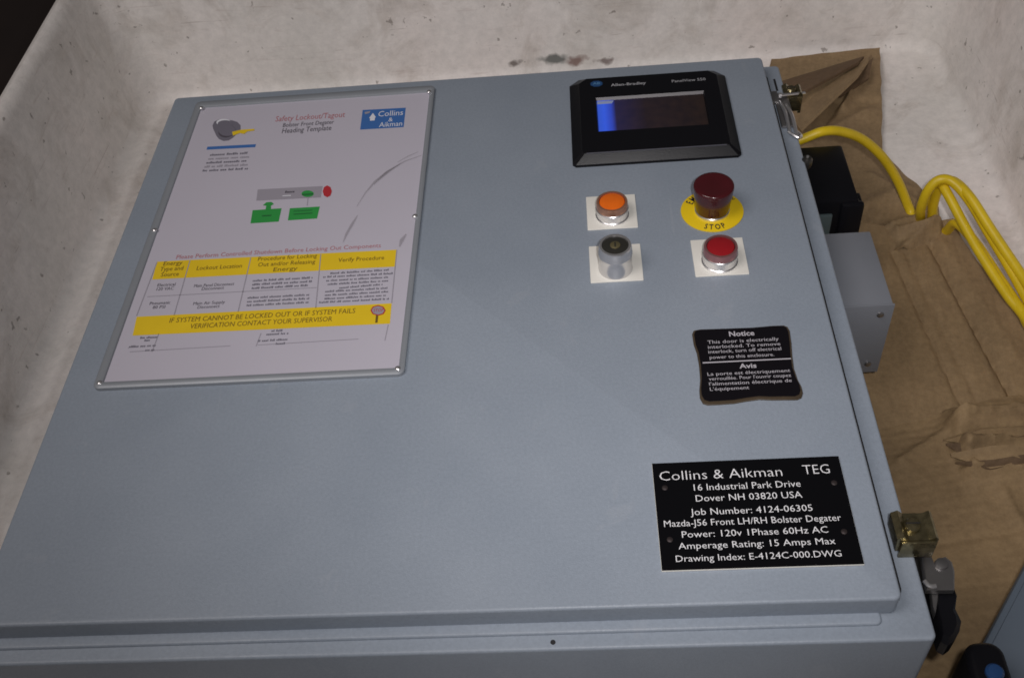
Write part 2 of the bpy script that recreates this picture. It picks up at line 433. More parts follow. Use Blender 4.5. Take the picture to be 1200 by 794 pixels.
def saw(x, y, a, c, h, w, sharp=.0022):
    'crease: a long slope on the left of a>c, a steep one on its right'
    d, sd, t = seg_d(x, y, a, c); f = min(1, max(0, t * 6 + .3)) * min(1, max(0, (1 - t) * 6 + .3)); return h * f * math.exp(-d / (sharp if sd > 0 else w))
def step(x, y, a, c, h, w):
    d, sd, t = seg_d(x, y, a, c); dd = d if sd > 0 else -d
    return h * 0.5 * (1 + math.tanh(dd / w))
G = lambda px, py, z=-0.19: tuple(at(px, py, z)[:2])
def wr(x, y, s, amp, seed=0): return amp * noise.noise((x * s, y * s, seed))
def fA(x, y, u, v):
    z = wr(x, y, 8, .003, 3) + wr(x, y, 45, .0005, 9)
    z += saw(x, y, G(1024, 128), G(930, 176), .008, .010, .016)
    z += ridge(x, y, G(1019, 76), G(986, 130), .012, .005)
    z += ridge(x, y, G(988, 92), G(940, 116), .009, .005)
    z -= ridge(x, y, G(1006, 95), G(950, 165), .006, .006)
    z += step(x, y, G(984, 118), G(1032, 118), -.004, .004)
    z += ridge(x, y, G(960, 262), G(1062, 222), .007, .010)
    z += ridge(x, y, G(1020, 205), G(1090, 250), .006, .008)
    z += ridge(x, y, G(1000, 285), G(1075, 262), .012, .009) + ridge(x, y, G(1052, 300), G(1100, 268), .012, .008)
    z += saw(x, y, G(1104, 274), G(1040, 282), .020, .012, .012)
    return z
cardboard_flap = sheet('cardboard_flap', [(.374, .572), (.345, .48), (.30, .36), (.30, .20)],
      [(.515, .582), (.501, .51), (.474, .375), (.486, .335), (.497, .310), (.512, .272), (.50, .20)], -0.187, fA, 'cardboard_back',
      'creased brown cardboard flap at the back with a folded corner by the bin wall', 'cardboard')
card_material('cardboard_shade', 0.8, (0.150, 0.098, 0.058))  # darker board tone, shade of the folds put into the colour
def panel(b, pts, mt, th=.003):
    'a stiff piece, folded board and painted fold shade alike: polygon of photo positions with heights, given thickness'
    P = [at(px, py, z) for px, py, z in pts]; n = (P[1] - P[0]).cross(P[2] - P[0]).normalized()
    if n.z < 0: n = -n
    b.loft([[p - n * th for p in P], P], mt)
b = MB()
panel(b, [(1021, 64, -.176), (1003, 90, -.158), (938, 152, -.170), (924, 134, -.178)], 'cardboard_back')
panel(b, [(1023, 68, -.172), (1018, 92, -.176), (985, 113, -.178), (975, 106, -.178)], 'cardboard_shade')  # dark panel painted in as the shadow beneath the fold
panel(b, [(1012, 66, -.178), (1004, 74, -.170), (926, 116, -.174), (908, 112, -.178), (906, 98, -.180)], 'cardboard_shade')
fold = b.build('folded_corner', cardboard_flap)
def fB(x, y, u, v):
    z = wr(x, y, 5, .003, 21) + wr(x, y, 40, .0003, 4)
    z -= ridge(x, y, G(1090, 292), G(1215, 525), .0065, .0032)
    z -= ridge(x, y, G(1045, 300), G(1140, 510), .0035, .0028) + ridge(x, y, G(1060, 300), G(1165, 515), .0018, .003)
    z += ridge(x, y, G(1105, 292), G(1200, 440), .004, .012)
    z += .010 * max(0, 1 - v / 0.10) ** 1.5 * (0.55 + 0.45 * math.sin(u * 14))
    return z
sheet('cardboard_sheet', [(.30, .235), (.30, -.10)], [(.514, .232), (.529, .160), (.555, .075), (.558, -.07)], -0.1855, fB, 'cardboard',
      'flat brown cardboard sheet with long crease lines beside the grey junction box', 'cardboard')
def fC(x, y, u, v):
    z = wr(x, y, 6, .003, 31) + wr(x, y, 45, .0004, 14)
    for k, (a, c, h) in enumerate((((1108, 512), (1200, 500), .010), ((1112, 524), (1200, 520), .007), ((1120, 540), (1200, 548), .010), ((1104, 500), (1128, 560), .006))):
        z += ridge(x, y, G(*a), G(*c), h, .0055)
    z -= ridge(x, y, G(1115, 531), G(1200, 533), .006, .004)
    z += saw(x, y, G(1205, 508), G(1108, 516), .022, .010, .016) + saw(x, y, G(1205, 538), G(1110, 548), .017, .006, .010) + saw(x, y, G(1205, 568), G(1122, 566), .016, .012, .012) + saw(x, y, G(1130, 500), G(1040, 556), .006, .02)
    z -= ridge(x, y, G(1040, 655), G(1190, 630), .002, .004)
    z += ridge(x, y, G(1170, 590), G(1200, 640), .004, .006)
    return z
cardboard_piece = sheet('cardboard_piece', [(.30, -.060), (.30, -.42)], [(.395, -.052), (.452, -.020), (.530, -.004), (.53, -.075), (.545, -.14), (.52, -.24), (.47, -.33), (.42, -.42)][2:], -0.176, fC, 'cardboard_front',
      'crumpled brown cardboard piece under the black latch handle in the lower right', 'cardboard')

b = MB()
panel(b, [(1107, 516, -.159), (1150, 503, -.149), (1206, 500, -.147), (1206, 512, -.157), (1150, 522, -.159)], 'cardboard_front')
panel(b, [(1109, 519, -.158), (1150, 518, -.153), (1206, 509, -.153), (1206, 522, -.158), (1160, 527, -.159), (1122, 527, -.160)], 'cardboard_shade', .002)  # dark strip painted in as shade between the crushed folds
panel(b, [(1114, 531, -.159), (1160, 522, -.147), (1206, 519, -.149), (1206, 536, -.157), (1160, 545, -.159)], 'cardboard_front')
panel(b, [(1120, 541, -.159), (1165, 538, -.155), (1206, 531, -.153), (1206, 541, -.158), (1160, 548, -.160)], 'cardboard_shade', .002)
b.build('crushed_fold', cardboard_piece)
# ------------------------------------------------------------------ the cabinet
cab = empty('control_cabinet', (0, 0, FLOOR), 'grey steel control cabinet lying on its back with sign, dark screen and push buttons', 'control cabinet')
class PB(MB):
    def build(s, name, parent=None, smooth=35):
        root_child = parent is cab
        o = MB.build(s, name, parent, smooth)
        if root_child: o.location = (0, 0, -FLOOR)
        return o
Z1 = -0.020
# body: shell with a flange round the door, a drip ridge and a gasket widened to paint the shaded gap
b = PB()
b.slab(-0.3185, 0.3255, -0.3165, 0.312, -0.180, Z1, 'grey_paint', 0.0045, 0.0022)
b.slab(-0.24, 0.29, -0.29, 0.29, -0.1705 - 0.012, -0.179, 'grey_paint', 0.006, 0.001)
b.build('body', cab)
b = PB(); b.slab(-0.297, 0.294, -0.3062, -0.2955, Z1 - .001, Z1 + 0.0025, 'grey_paint', 0.004, 0.0018); b.build('drip_ridge', cab)
b = PB(); b.slab(-0.302, 0.3113, -0.2870, 0.296, Z1 - .001, Z1 + 0.0008, 'gasket_gap_black', 0.006, 0.0005); b.build('gasket_gap_shade', cab)  # gasket, its right side pushed out to paint the shadow line beside the door
b = PB()
b.slab(-0.3045, 0.3048, -0.2985, 0.2995, Z1 + 0.0022, 0.0, 'grey_paint', 0.005, 0.0022, seg=6)
b.build('door', cab)
# small hole in the flange, dark slot near the top clamp
b = PB(); p = at(648, 752, Z1); b.lathe((p.x, p.y, Z1 - .0005), [(.0017, 0), (.0017, .0009)], 'gasket_gap_black', 12); b.build('screw_hole', cab)
b = PB(); p = at(909, 100, Z1); b.box(p.x - .001, p.x + .001, p.y - .010, p.y + .010, Z1 - .001, Z1 + .0006, 'gasket_gap_black', 0); b.build('slot', cab)

# ---- the lockout sign in its screwed frame
def rect_of(px, z):
    q = [at(x, y, z) for x, y in px]
    return (q[0].x + q[3].x) / 2, (q[1].x + q[2].x) / 2, (q[2].y + q[3].y) / 2, (q[0].y + q[1].y) / 2
PX0, PX1, PY0, PY1 = rect_of([(236, 126), (503, 107.5), (467, 431), (121.5, 446.5)], 0.003)
SX0, SX1, SY0, SY1 = -0.2765, -0.0265, -0.0985, PY1 + 0.010
fr = PB(); i = fr.mi('frame_grey')
def fl(ins, z, inner):
    if inner: return [(x, y, z) for x, y in rrect(PX0 - ins, PX1 + ins, PY0 - ins, PY1 + ins, 0.0008, 3)]
    return [(x, y, z) for x, y in rrect(SX0 + ins, SX1 - ins, SY0 + ins, SY1 - ins, 0.005, 3)]
fr.loft([fl(0, 0.0002, 0), fl(0, 0.0032, 0), fl(0.0012, 0.0042, 0), fl(0.002, 0.0042, 1), fl(0.0006, 0.0034, 1), fl(0, 0.0018, 1)], 'frame_grey', False, False)
frame = fr.build('sign_frame', cab)
for px, py in ((235, 124), (178, 267), (113, 451), (469, 435.5), (492, 250), (507.5, 104.5)):
    b = MB(); p = at(px, py, 0.007); x = min(max(p.x, SX0 + .005), SX1 - .005); y = min(max(p.y, SY0 + .005), SY1 - .005)
    b.lathe((x, y, 0.0040), [(.0024, 0), (.0023, .0008), (.0017, .0014), (.0008, .0017)], 'chrome', 16)
    b.build('screw', frame)
b = MB(); b.box(PX0 - .0005, PX1 + .0005, PY0 - .0005, PY1 + .0005, 0.0003, 0.0020, 'paper', 0)
ZP = 0.0020
def q4(pts, mt, dz=0.00015): b.poly([at(x, y, ZP + dz) for x, y in pts], mt, ZP + dz)
def tx(t, l, r, capx, mt, dz=0.0003, bold=0.0):
    'line of print whose baseline runs from l to r in the photograph; capx = height of a capital there'
    a = at(*l, ZP + dz); c = at(*r, ZP + dz); h = at(l[0], l[1] - capx, ZP + dz).y - a.y
    b.text(t, a.x, c.x, (a.y + c.y) / 2, h, mt, ZP + dz, bold)
def ln(l, r, wpx, mt, dz=0.00025):
    a = at(*l, ZP + dz); c = at(*r, ZP + dz); n = Vector((-(c - a).y, (c - a).x, 0)).normalized() * wpx * 0.00045
    b.poly([a - n, c - n, c + n, a + n], mt, ZP + dz)
def words(l, r, hpx, mt, seed):
    'illegible fine print: word-long dashes broken into letter-sized ticks'
    R = random.Random(seed); a = at(*l, ZP); c = at(*r, ZP); L = (c - a).length; d = (c - a) / L
    h = at(l[0], l[1] - hpx, ZP).y - a.y; x = 0
    while x < L:
        for _ in range(R.randint(2, 8)):
            w = h * R.uniform(.30, .55)
            if x + w > L: break
            hh = h * R.choice((.7, .7, 1.0)); p = a + d * x
            b.poly([(p.x, p.y, 0), (p.x + w, p.y, 0), (p.x + w, p.y + hh, 0), (p.x, p.y + hh, 0)], mt, ZP + .0003)
            x += w + h * .16
        x += h * .5
# heading
tx('Safety Lockout/Tagout', (322, 143.5), (404, 136), 6, 'red_print')
tx('Bolster Front Degater', (331, 149.5), (391, 144.5), 4.5, 'ink_print')
tx('Heading Template', (330, 156.5), (388, 152), 5.5, 'ink_print')
# padlock and key
def blob(cx, cy, rx, ry, mt, dz, n=18, a0=0, f=None):
    pts = []
    for k in range(n):
        a = 2 * math.pi * k / n; s = f(a) if f else 1; pts.append((cx + rx * s * math.cos(a), cy - ry * s * math.sin(a)))
    q4(pts, mt, dz)
blob(265, 151.5, 16, 12.5, 'grey_print', .0002, f=lambda a: 1 + .12 * math.sin(3 * a + .5))
blob(262, 143.5, 8.5, 4.0, 'white_print', .0003); blob(264, 145.0, 9, 4.0, 'grey_print', .0004)
blob(266, 154, 10, 7, 'ink_print', .00045, f=lambda a: 1 + .1 * math.sin(2 * a)); blob(266, 153, 10, 6.5, 'grey_print', .0005)
q4([(272, 154.5), (283, 152), (298, 151), (298, 153), (290, 154), (286, 157), (281, 156), (273, 159)], 'yellow_print', .0006)
# blue bar and fine print
q4([(243, 172), (300, 169), (299, 172.5), (242, 175.5)], 'blue_print')
for k in range(5):
    y0 = 183 + k * 4.6; x0 = 246 - k * 2.2; words((x0, y0), (293 - k * .5, y0 - 2.6), 2.4, 'pale_print' if k % 2 else 'grey_print', k)
# blue company badge
q4([(425, 129), (475.5, 126.3), (473, 149), (422, 152)], 'blue_print')
tx('Collins', (443, 136.5), (472, 135), 6, 'white_print', .0004); tx('&', (455, 142.5), (460, 142.2), 4.5, 'white_print', .0004); tx('Aikman', (444, 149), (471, 147.5), 5.5, 'white_print', .0004)
q4([(432.5, 138.5), (437, 132.5), (440.5, 137.5), (439.5, 137.8), (439, 141.2), (433.5, 141.6), (433.8, 138.6)], 'white_print', .0004)
q4([(427, 131.5), (434, 130.2), (433, 132.5), (428, 134)], 'pale_print', .0004)
# layout diagram
q4([(302, 222), (378, 218), (376, 231.3), (300.3, 235.2)], 'pale_print', .00015)
q4([(303.5, 223.2), (377, 219.3), (375.3, 230.3), (302, 234)], 'grey_print', .0002) if False else None
blob(383.5, 224.2, 5.4, 7.0, 'deep_red_print', .0003, 8); blob(360.5, 227.0, 7.2, 3.9, 'green_print', .0003); ln((354, 228), (367, 227.3), 2.2, 'dark_green_print', .0004)
words((334, 226.5), (346, 225.8), 2.6, 'ink_print', 44); ln((331, 229.5), (341, 229), 1.2, 'white_print', .0003)
q4([(296, 246.3), (330, 244), (326.6, 259.6), (293.5, 261.7)], 'green_print'); q4([(339.6, 244), (374.8, 242), (371.5, 256), (337.3, 258.2)], 'green_print')
q4([(311, 246), (312, 241), (308, 240.5), (312, 237), (318, 236.5), (321, 239), (317.5, 241), (317.5, 246)], 'green_print', .0003)
ln((307, 253), (318, 252.3), 2, 'dark_green_print'); ln((344, 251), (366, 249.6), 1.6, 'dark_green_print'); ln((344, 247.5), (366, 246.2), 1.2, 'dark_green_print')
ln((361, 231.5), (360, 241), 0.8, 'pale_print')
# red line, table
tx('Please Perform Controlled Shutdown Before Locking Out Components', (206, 303.5), (446, 289.5), 4.6, 'red_print', .0003)
q4([(184, 306.5), (465.3, 292.5), (463, 312.3), (178.3, 327.5)], 'yellow_print')
for pts in (((222.7, 305), (204, 369)), ((294, 301.5), (279, 365)), ((376, 297.5), (370, 360.5)), ((184, 307), (160, 370)), ((465, 292.7), (459, 355))):
    ln(pts[0], pts[1], 1.0, 'pale_print', .0002)
ln((172.5, 347.5), (371, 336.8), 0.8, 'pale_print', .0002)
for k, (t, l, r) in enumerate((('Energy', (191, 311), (213, 310)), ('Type and', (187, 317.5), (214, 316.2)), ('Source', (188, 324), (209, 322.9)),
        ('Lockout Location', (230, 316.5), (283, 313.3)), ('Procedure for Locking', (302, 305.5), (371, 301.7)), ('Out and/or Releasing', (302, 312.3), (369, 308.5)), ('Energy', (320, 318), (348, 316.4)), ('Verify Procedure', (396, 307), (450, 303.8)))):
    tx(t, l, r, 4.6, 'brown_print', .0004)
for t, l, r in (('Electrical', (184, 335.6), (205, 334.5)), ('120 VAC', (183, 340.3), (203, 339.2)), ('Pneumatic', (175, 357), (199, 355.8)), ('80 PSI', (178.5, 361.6), (193, 360.9)),
        ('Main Panel Disconnect', (227, 336.5), (274, 333.9)), ('Disconnect', (236, 339.9), (262, 338.5)), ('Main Air Supply', (226, 357.3), (263, 355.2)), ('Disconnect', (231, 361.5), (257, 360))):
    tx(t, l, r, 3.4, 'ink_print', .0003)
for k in range(3):
    words((296 - k * .6, 330.2 + k * 4.4), (367 - k * 1.5, 326.4 + k * 4.4), 2.3, 'grey_print', 10 + k)
    words((290 - k * .6, 350.2 + k * 4.4), (364 - k * 1.0, 346.4 + k * 4.4), 2.3, 'grey_print', 20 + k)
for k in range(9):
    ind = (8, 0, 4, 6, 20, 4, 4, 4, -2)[k]; words((379 + ind - k * .4, 321.5 + k * 4.25), (461 - ind * .5 - k * .7, 317.2 + k * 4.25), 2.2, 'grey_print', 30 + k)
q4([(160.2, 371), (459, 355.2), (457, 379), (155.4, 393)], 'yellow_print', .0002)
tx('IF SYSTEM CANNOT BE LOCKED OUT OR IF SYSTEM FAILS', (198, 378.2), (416, 366.2), 5.4, 'brown_print', .0004)
tx('VERIFICATION CONTACT YOUR SUPERVISOR', (222, 385.2), (389, 375.6), 5.4, 'brown_print', .0004)
ln((442.5, 364), (441, 378), 2.2, 'brown_print', .0004); blob(443, 363.5, 9, 6.2, 'deep_red_print', .0005, 8); blob(443, 363.5, 7.4, 5.0, 'pale_print', .00055, 8); tx('STOP', (437.5, 365.3), (449, 364.7), 3.6, 'deep_red_print', .0006)
for l, r in (((152, 412), (270, 405)), ((302, 404), (420, 397)), ((150, 408), (150.5, 407.5)), ((300, 405.5), (306, 390)), ((455, 380), (451, 399)), ((186, 391), (178, 412))):
    ln(l, r, 0.8, 'pale_print', .0002)
for l, r, sd in (((164, 397), (185, 396), 1), ((169, 400), (178, 399.5), 2), ((151, 407.5), (183, 405.7), 3), ((170, 411.5), (182, 411), 4), ((318, 389), (332, 388.3), 5), ((312, 393), (338, 391.6), 6), ((302, 400.7), (338, 398.6), 7), ((323, 404), (335, 403.3), 8)):
    words(l, r, 2.4, 'grey_print', 50 + sd)
# grey rub marks on the sheet
def smear(pts, w):
    P = [at(x, y, ZP + .0008) for x, y in pts]; L = []; Rr = []
    for k, p in enumerate(P):
        t = (P[min(k + 1, len(P) - 1)] - P[max(k - 1, 0)]).normalized(); n = Vector((-t.y, t.x, 0)) * w[k]; L.append(p + n); Rr.append(p - n)
    for k in range(len(P) - 1): b.poly([L[k], L[k + 1], Rr[k + 1], Rr[k]], 'smudge', ZP + .0008)
smear([(494, 182), (474, 189), (455, 200), (440, 212), (428, 226), (418, 242)], [.0004, .0007, .0011, .0012, .0006, .0003])
smear([(470, 191), (452, 203), (438, 216)], [.0003, .0018, .0004])
smear([(490, 178), (478, 183), (466, 190)], [.0003, .0006, .0003])
smear([(419, 252), (413, 262), (406, 274), (402, 284)], [.0004, .0014, .0012, .0003])
smear([(476, 274), (471, 281), (468, 289)], [.0006, .0020, .0006])
b.build('printed_sheet', frame)

# ---- operator terminal
b = PB(); TX0, TX1, TY0, TY1 = 0.1105, 0.2640, 0.1420, 0.2760
def octo(x0, x1, y0, y1, ct, cb): return [(x0 + cb, y0), (x1 - cb, y0), (x1, y0 + cb), (x1, y1 - ct), (x1 - ct, y1), (x0 + ct, y1), (x0, y1 - ct), (x0, y0 + cb)]
ZT = 0.0105
def ol(ins, z, ct, cb, iy=None): return [(x, y, z) for x, y in octo(TX0 + ins, TX1 - ins, TY0 + (iy if iy is not None else ins), TY1 - ins, ct, cb)]
lo = [ol(0, 0.0003, .0095, .003), ol(0, 0.003, .0095, .003), ol(.0085, ZT - .001, .0075, .002, .0060), ol(.0095, ZT, .0075, .002, .0070)]
b.loft(lo, 'black_plastic', True, False)
s4 = [at(x, y, ZT) for x, y in ((697.5, 114), (826, 107), (831, 145), (701.5, 155))]
wx0, wx1, wy0, wy1 = (s4[0].x + s4[3].x) / 2, (s4[1].x + s4[2].x) / 2, (s4[2].y + s4[3].y) / 2, (s4[0].y + s4[1].y) / 2
# face with the window cut in it
i = b.mi('black_plastic'); outer = [b.bm.verts.new(p) for p in ol(.0095, ZT, .0075, .002, .0070)]
win = [(wx0, wy0), (wx1, wy0), (wx1, wy1), (wx0, wy1)]; inner = [b.bm.verts.new((x, y, ZT)) for x, y in win]
o = outer; w = inner
for f in ((o[0], o[1], w[1], w[0]), (o[1], o[2], w[1]), (o[2], o[3], w[2], w[1]), (o[3], o[4], w[2]), (o[4], o[5], w[3], w[2]), (o[5], o[6], w[3]), (o[6], o[7], w[0], w[3]), (o[7], o[0], w[0])): b.face(f, i)
DEP = 0.0025
ir = b.mi('recess_lit'); low = [b.bm.verts.new((x, y, ZT - DEP)) for x, y in ((wx0 + .001, wy0 + .001), (wx1 - .001, wy0 + .001), (wx1 - .001, wy1 - .0022), (wx0 + .001, wy1 - .0022))]
for k in range(4): b.face((w[k], w[(k + 1) % 4], low[(k + 1) % 4], low[k]), ir if k == 2 else i)
# painted highlight line of the front edge, marks
e0 = at(686.5, 183, ZT); e1 = at(851.5, 173.5, ZT)
a = at(716, 101.5, ZT); c = at(757, 99, ZT); b.text('Allen-Bradley', a.x, c.x, (a.y + c.y) / 2, .0042, 'terminal_label_print', ZT + .0003, .01)
a = at(787.5, 97, ZT); c = at(827, 94.5, ZT); b.text('PanelView 550', a.x, c.x, (a.y + c.y) / 2, .0042, 'terminal_label_print', ZT + .0003)
p = at(699, 98.5, ZT)
b.poly([(p.x + .0063 * math.cos(a), p.y + .0052 * math.sin(a), 0) for a in [math.radians(22.5 + 45 * k) for k in range(8)]], 'badge_blue', ZT + .0002)
b.text('AB', p.x - .0037, p.x + .0037, p.y - .0014, .0034, 'badge_light', ZT + .0004, .02)
term = b.build('operator_terminal', cab, smooth=20)
tag(term, 'black operator terminal with a dark screen lit blue at its left end')
b = MB(); b.box(TX0 + .013, TX1 - .013, TY0 + .0064, TY0 + .0074, ZT - .0006, ZT + .0005, 'edge_highlight', .0004); b.build('bezel_highlight', term)  # thin pale strip that draws the edge highlight
b = MB(); zs = ZT - DEP; screen_material(wx0, wx1)
b.box(wx0 + .0005, wx1 - .0005, wy0 + .0005, wy1 - .001, zs - .002, zs + .0002, 'lcd_panel', 0)
wb = wx0 + (wx1 - wx0) * 0.155
b.poly([(wx0 + .0012, wy1 - .008, 0), (wb - .001, wy1 - .008, 0), (wb + .001, wy1 - .0035, 0), (wx0 + .0012, wy1 - .0035, 0)], 'lcd_pale', zs + .0005)
b.build('screen', term)

# ---- push buttons, key switch, emergency stop
def legend(px, parent):
    x0, x1, y0, y1 = rect_of(px, 0.001); cx, cy = (x0 + x1) / 2, (y0 + y1) / 2
    b = MB(); b.slab(cx - .0217, cx + .0217, cy - .0217, cy + .0217, 0.0002, 0.0012, 'legend_white', .0006, .0003, 2); b.build('legend_plate', parent)
def pilot(name, label, bot, px, h, r, lens, ring):
    p = at(*bot, 0.0012); c = Vector((p.x, p.y + r, 0.0012))
    b = PB(); b.lathe(c, [(r * 1.02, 0), (r * 1.02, .0012), (r * .96, .002), (r * .96, h * .45), (r * .99, h * .5), (r * .99, h * .56), (r * .95, h * .60)], 'chrome', 48)
    o = b.build(name, cab); tag(o, label); legend(px, o)
    b = MB(); b.lathe(c, [(r * .79, h - .004), (r * .79, h - .0018), (r * .74, h - .0005), (r * .5, h + .0004), (r * .2, h + .0007)], lens, 40); b.build('lens', o)
    b = MB(); b.lathe(c, [(r * .945, h * .60), (r * .945, h - .0012), (r * .92, h), (r * .80, h), (r * .79, h - .0030)], ring, 48, cap0=False, cap1=False); b.build('guard_ring', o)
    return o
pilot('push_button', 'round orange push button on a white legend plate', (718.5, 264.8), [(686, 230), (743, 228), (748, 266.5), (690, 269.5)], 0.0160, .0143, 'lens_orange', 'amber_ring')
pilot('push_button', 'round red push button on a white legend plate', (845.8, 320.2), [(809, 281.5), (869.5, 278), (878.5, 320), (815, 325)], 0.0170, .0146, 'lens_red', 'ruby_ring')
# key switch: a taller two-step chromed barrel with a dark face
p = at(722.5, 328, .0012); r = .0141; c = Vector((p.x, p.y + r, .0012)); h = .0265
b = PB(); b.lathe(c, [(r, 0), (r, .001), (r * .97, .002), (r * .97, .0165), (r * .99, .017), (r * .99, .0185), (r * .97, .019), (r * .96, h - .003), (r * .94, h - .001), (r * .91, h), (r * .78, h), (r * .77, h - .002)], 'dull_chrome', 48, cap1=False)
ks = b.build('key_switch', cab); tag(ks, 'tall chromed key switch barrel on a white legend plate'); legend([(690, 289), (750, 286.5), (754.5, 327), (692, 331)], ks)
b = MB(); b.lathe(c, [(r * .78, h - .004), (r * .78, h - .0012), (r * .70, h - .0008)], 'dark_core', 32); b.build('lock_face', ks)
b = MB(); b.lathe(c + Vector((0, 0, h - .0012)), [(.0042, 0), (.0042, .0011), (.0036, .0014)], 'key_brass', 24); b.box(c.x - .0006, c.x + .0006, c.y - .0026, c.y + .0026, c.z + h + .0001, c.z + h + .0004, 'dark_core', 0); b.build('key_cylinder', ks)
# emergency stop
ec = Vector(((at(798, 250, 0).x + at(871, 246, 0).x) / 2, .0715, 0)); R0 = .0268
b = PB()
b.lathe(ec + Vector((0, 0, .0012)), [(.0142, 0), (.0144, .003), (.0153, .010), (.0163, .017), (.0168, .0225), (.0171, .0255), (.0172, .0272), (.0168, .0284), (.0154, .0289), (.012, .0284), (.005, .0280)], 'knob_maroon', 56)
es = b.build('emergency_stop', cab, smooth=60); tag(es, 'dark red emergency stop knob on a round yellow legend')
b = MB(); b.lathe(ec, [(R0, .0002), (R0, .0010), (R0 - .0004, .0012)], 'legend_yellow', 64)
def arc_text(t, rad, mid, cap, flip, gap, ws):
    wid = [glyphs(ch)[2] if ch != ' ' else .3 for ch in t]; sc = cap * ws
    tot = sum(w + gap for w in wid) - gap; s = -tot / 2
    for ch, w in zip(t, wid):
        m_ = (s + w / 2) * sc; a = mid + (m_ / rad if flip else -m_ / rad)
        if ch != ' ':
            rot = Matrix.Translation(ec + Vector((rad * math.cos(a), rad * math.sin(a), 0))) @ Matrix.Rotation(a + (math.pi / 2 if flip else -math.pi / 2), 4, 'Z')
            b.text(ch, -w * sc / 2, w * sc / 2, -cap / 2, cap, 'black_print', .0016, .02, rot)
        s += w + gap
arc_text('STOP', .0215, -math.pi / 2, .0062, True, .22, 1.0); arc_text('EMERGENCY', .0215, math.pi / 2, .0062, False, .32, 1.0)
b.build('legend_ring', es)
b = MB(); b.lathe(ec, [(.0150, .0012), (.0150, .0030), (.0142, .0040)], 'chrome', 40); b.build('collar', es)

# ---- notice label
def zp(x, y): return at(790 + x * .16378, 360 + y * .16373, 0.0006)
out = [(128, 195), (140, 168), (180, 160), (260, 157), (400, 152), (560, 146), (700, 134), (785, 131), (812, 142), (828, 172), (840, 260), (846, 350), (858, 440), (885, 520), (912, 570), (922, 615), (912, 648), (880, 662), (800, 662), (700, 664), (610, 660), (520, 672), (430, 688), (320, 696), (240, 700), (205, 688), (184, 650), (180, 600), (186, 520), (178, 420), (162, 330), (140, 270)]
b = PB(); base = [zp(*p) for p in out]; b.prism(base, .0002, .0014, 'label_edge', .0006)
cx = sum(p.x for p in base) / len(base); cy = sum(p.y for p in base) / len(base)
b.prism([(cx + (p.x - cx) * .962, cy + (p.y - cy) * .950 + .0011) for p in base], .0014, .0016, 'label_black')
def nt_(t, l, r, cap, bold=0.0):
    a = zp(*l); c = zp(*r); h = zp(l[0], l[1] - cap).y - a.y; b.text(t, a.x, c.x, (a.y + c.y) / 2, h, 'label_white', .0019, bold)
nt_('Notice', (395, 216), (575, 206), 34, .02)
for t, l, r in (('This door is electrically', (240, 270), (748, 242)), ('interlocked. To remove', (243, 304), (760, 278)), ('interlock, turn off electrical', (246, 341), (766, 309)), ('power to this enclosure.', (255, 379), (716, 353))): nt_(t, l, r, 23)
nt_('Avis', (468, 444), (590, 438), 32, .02)
for t, l, r in (('La porte est électriquement', (240, 500), (830, 466)), ("verrouillée. Pour l'ouvrir coupez", (250, 534), (836, 500)), ("l'alimentation électrique de", (252, 569), (842, 538)), ("L'équipement", (257, 605), (537, 590))): nt_(t, l, r, 23)
q = [zp(205, 412), zp(835, 374), zp(835, 366), zp(205, 404)]; y0 = (q[0].y + q[1].y) / 2; y1 = (q[2].y + q[3].y) / 2
b.poly([(q[0].x, y0, 0), (q[1].x, y0, 0), (q[1].x, y1, 0), (q[0].x, y1, 0)], 'label_white', .0019)
tag(b.build('notice_label', cab), 'black bilingual warning label with curling brown edges')

# ---- engraved name plate
NX0, NX1, NY0, NY1 = .1572, .2860, -.2746, -.1904
b = PB(); b.box(NX0, NX1, NY0, NY1, .0002, .0017, 'engraving_core', .0001); b.box(NX0 + .0002, NX1 - .0002, NY0 + .0002, NY1 - .0002, .0017, .0021, 'engraving_black', 0)
def zn(x, y): return at(750 + x * .23333, 520 + y * .2332, .0021)
def np_(t, l, r, cap, bold=-0.005):
    a = zn(*l); c = zn(*r); h = zn(l[0], l[1] - cap).y - a.y; b.text(t, a.x, c.x, (a.y + c.y) / 2, h, 'engraving_white', .0024, bold)
np_('Collins & Aikman', (100, 186), (716, 160), 46, -.012); np_('TEG', (822, 153), (955, 147), 46, -.012)
for t, l, r in (('16 Industrial Park Drive', (272, 236), (808, 213)), ('Dover NH 03820 USA', (282, 291), (816, 268)), ('Job Number: 4124-06305', (255, 360), (868, 334)), ('Mazda-J56 Front LH/RH Bolster Degater', (122, 418), (1012, 384)),
        ('Power: 120v 1Phase 60Hz AC', (212, 473), (946, 443)), ('Amperage Rating: 15 Amps Max', (195, 532), (983, 499)), ('Drawing Index: E-4124C-000.DWG', (182, 597), (1013, 560))): np_(t, l, r, 32)
plate = b.build('name_plate', cab); tag(plate, 'black engraved name plate with white lettering')
for x, y in ((125, 220), (150, 480), (975, 195), (1025, 440)):
    p = zn(x, y); b = MB(); b.lathe((p.x, p.y, .0021), [(.0021, 0), (.0020, .0004), (.0012, .0008)], 'dull_rivet', 16); b.build('rivet', plate)

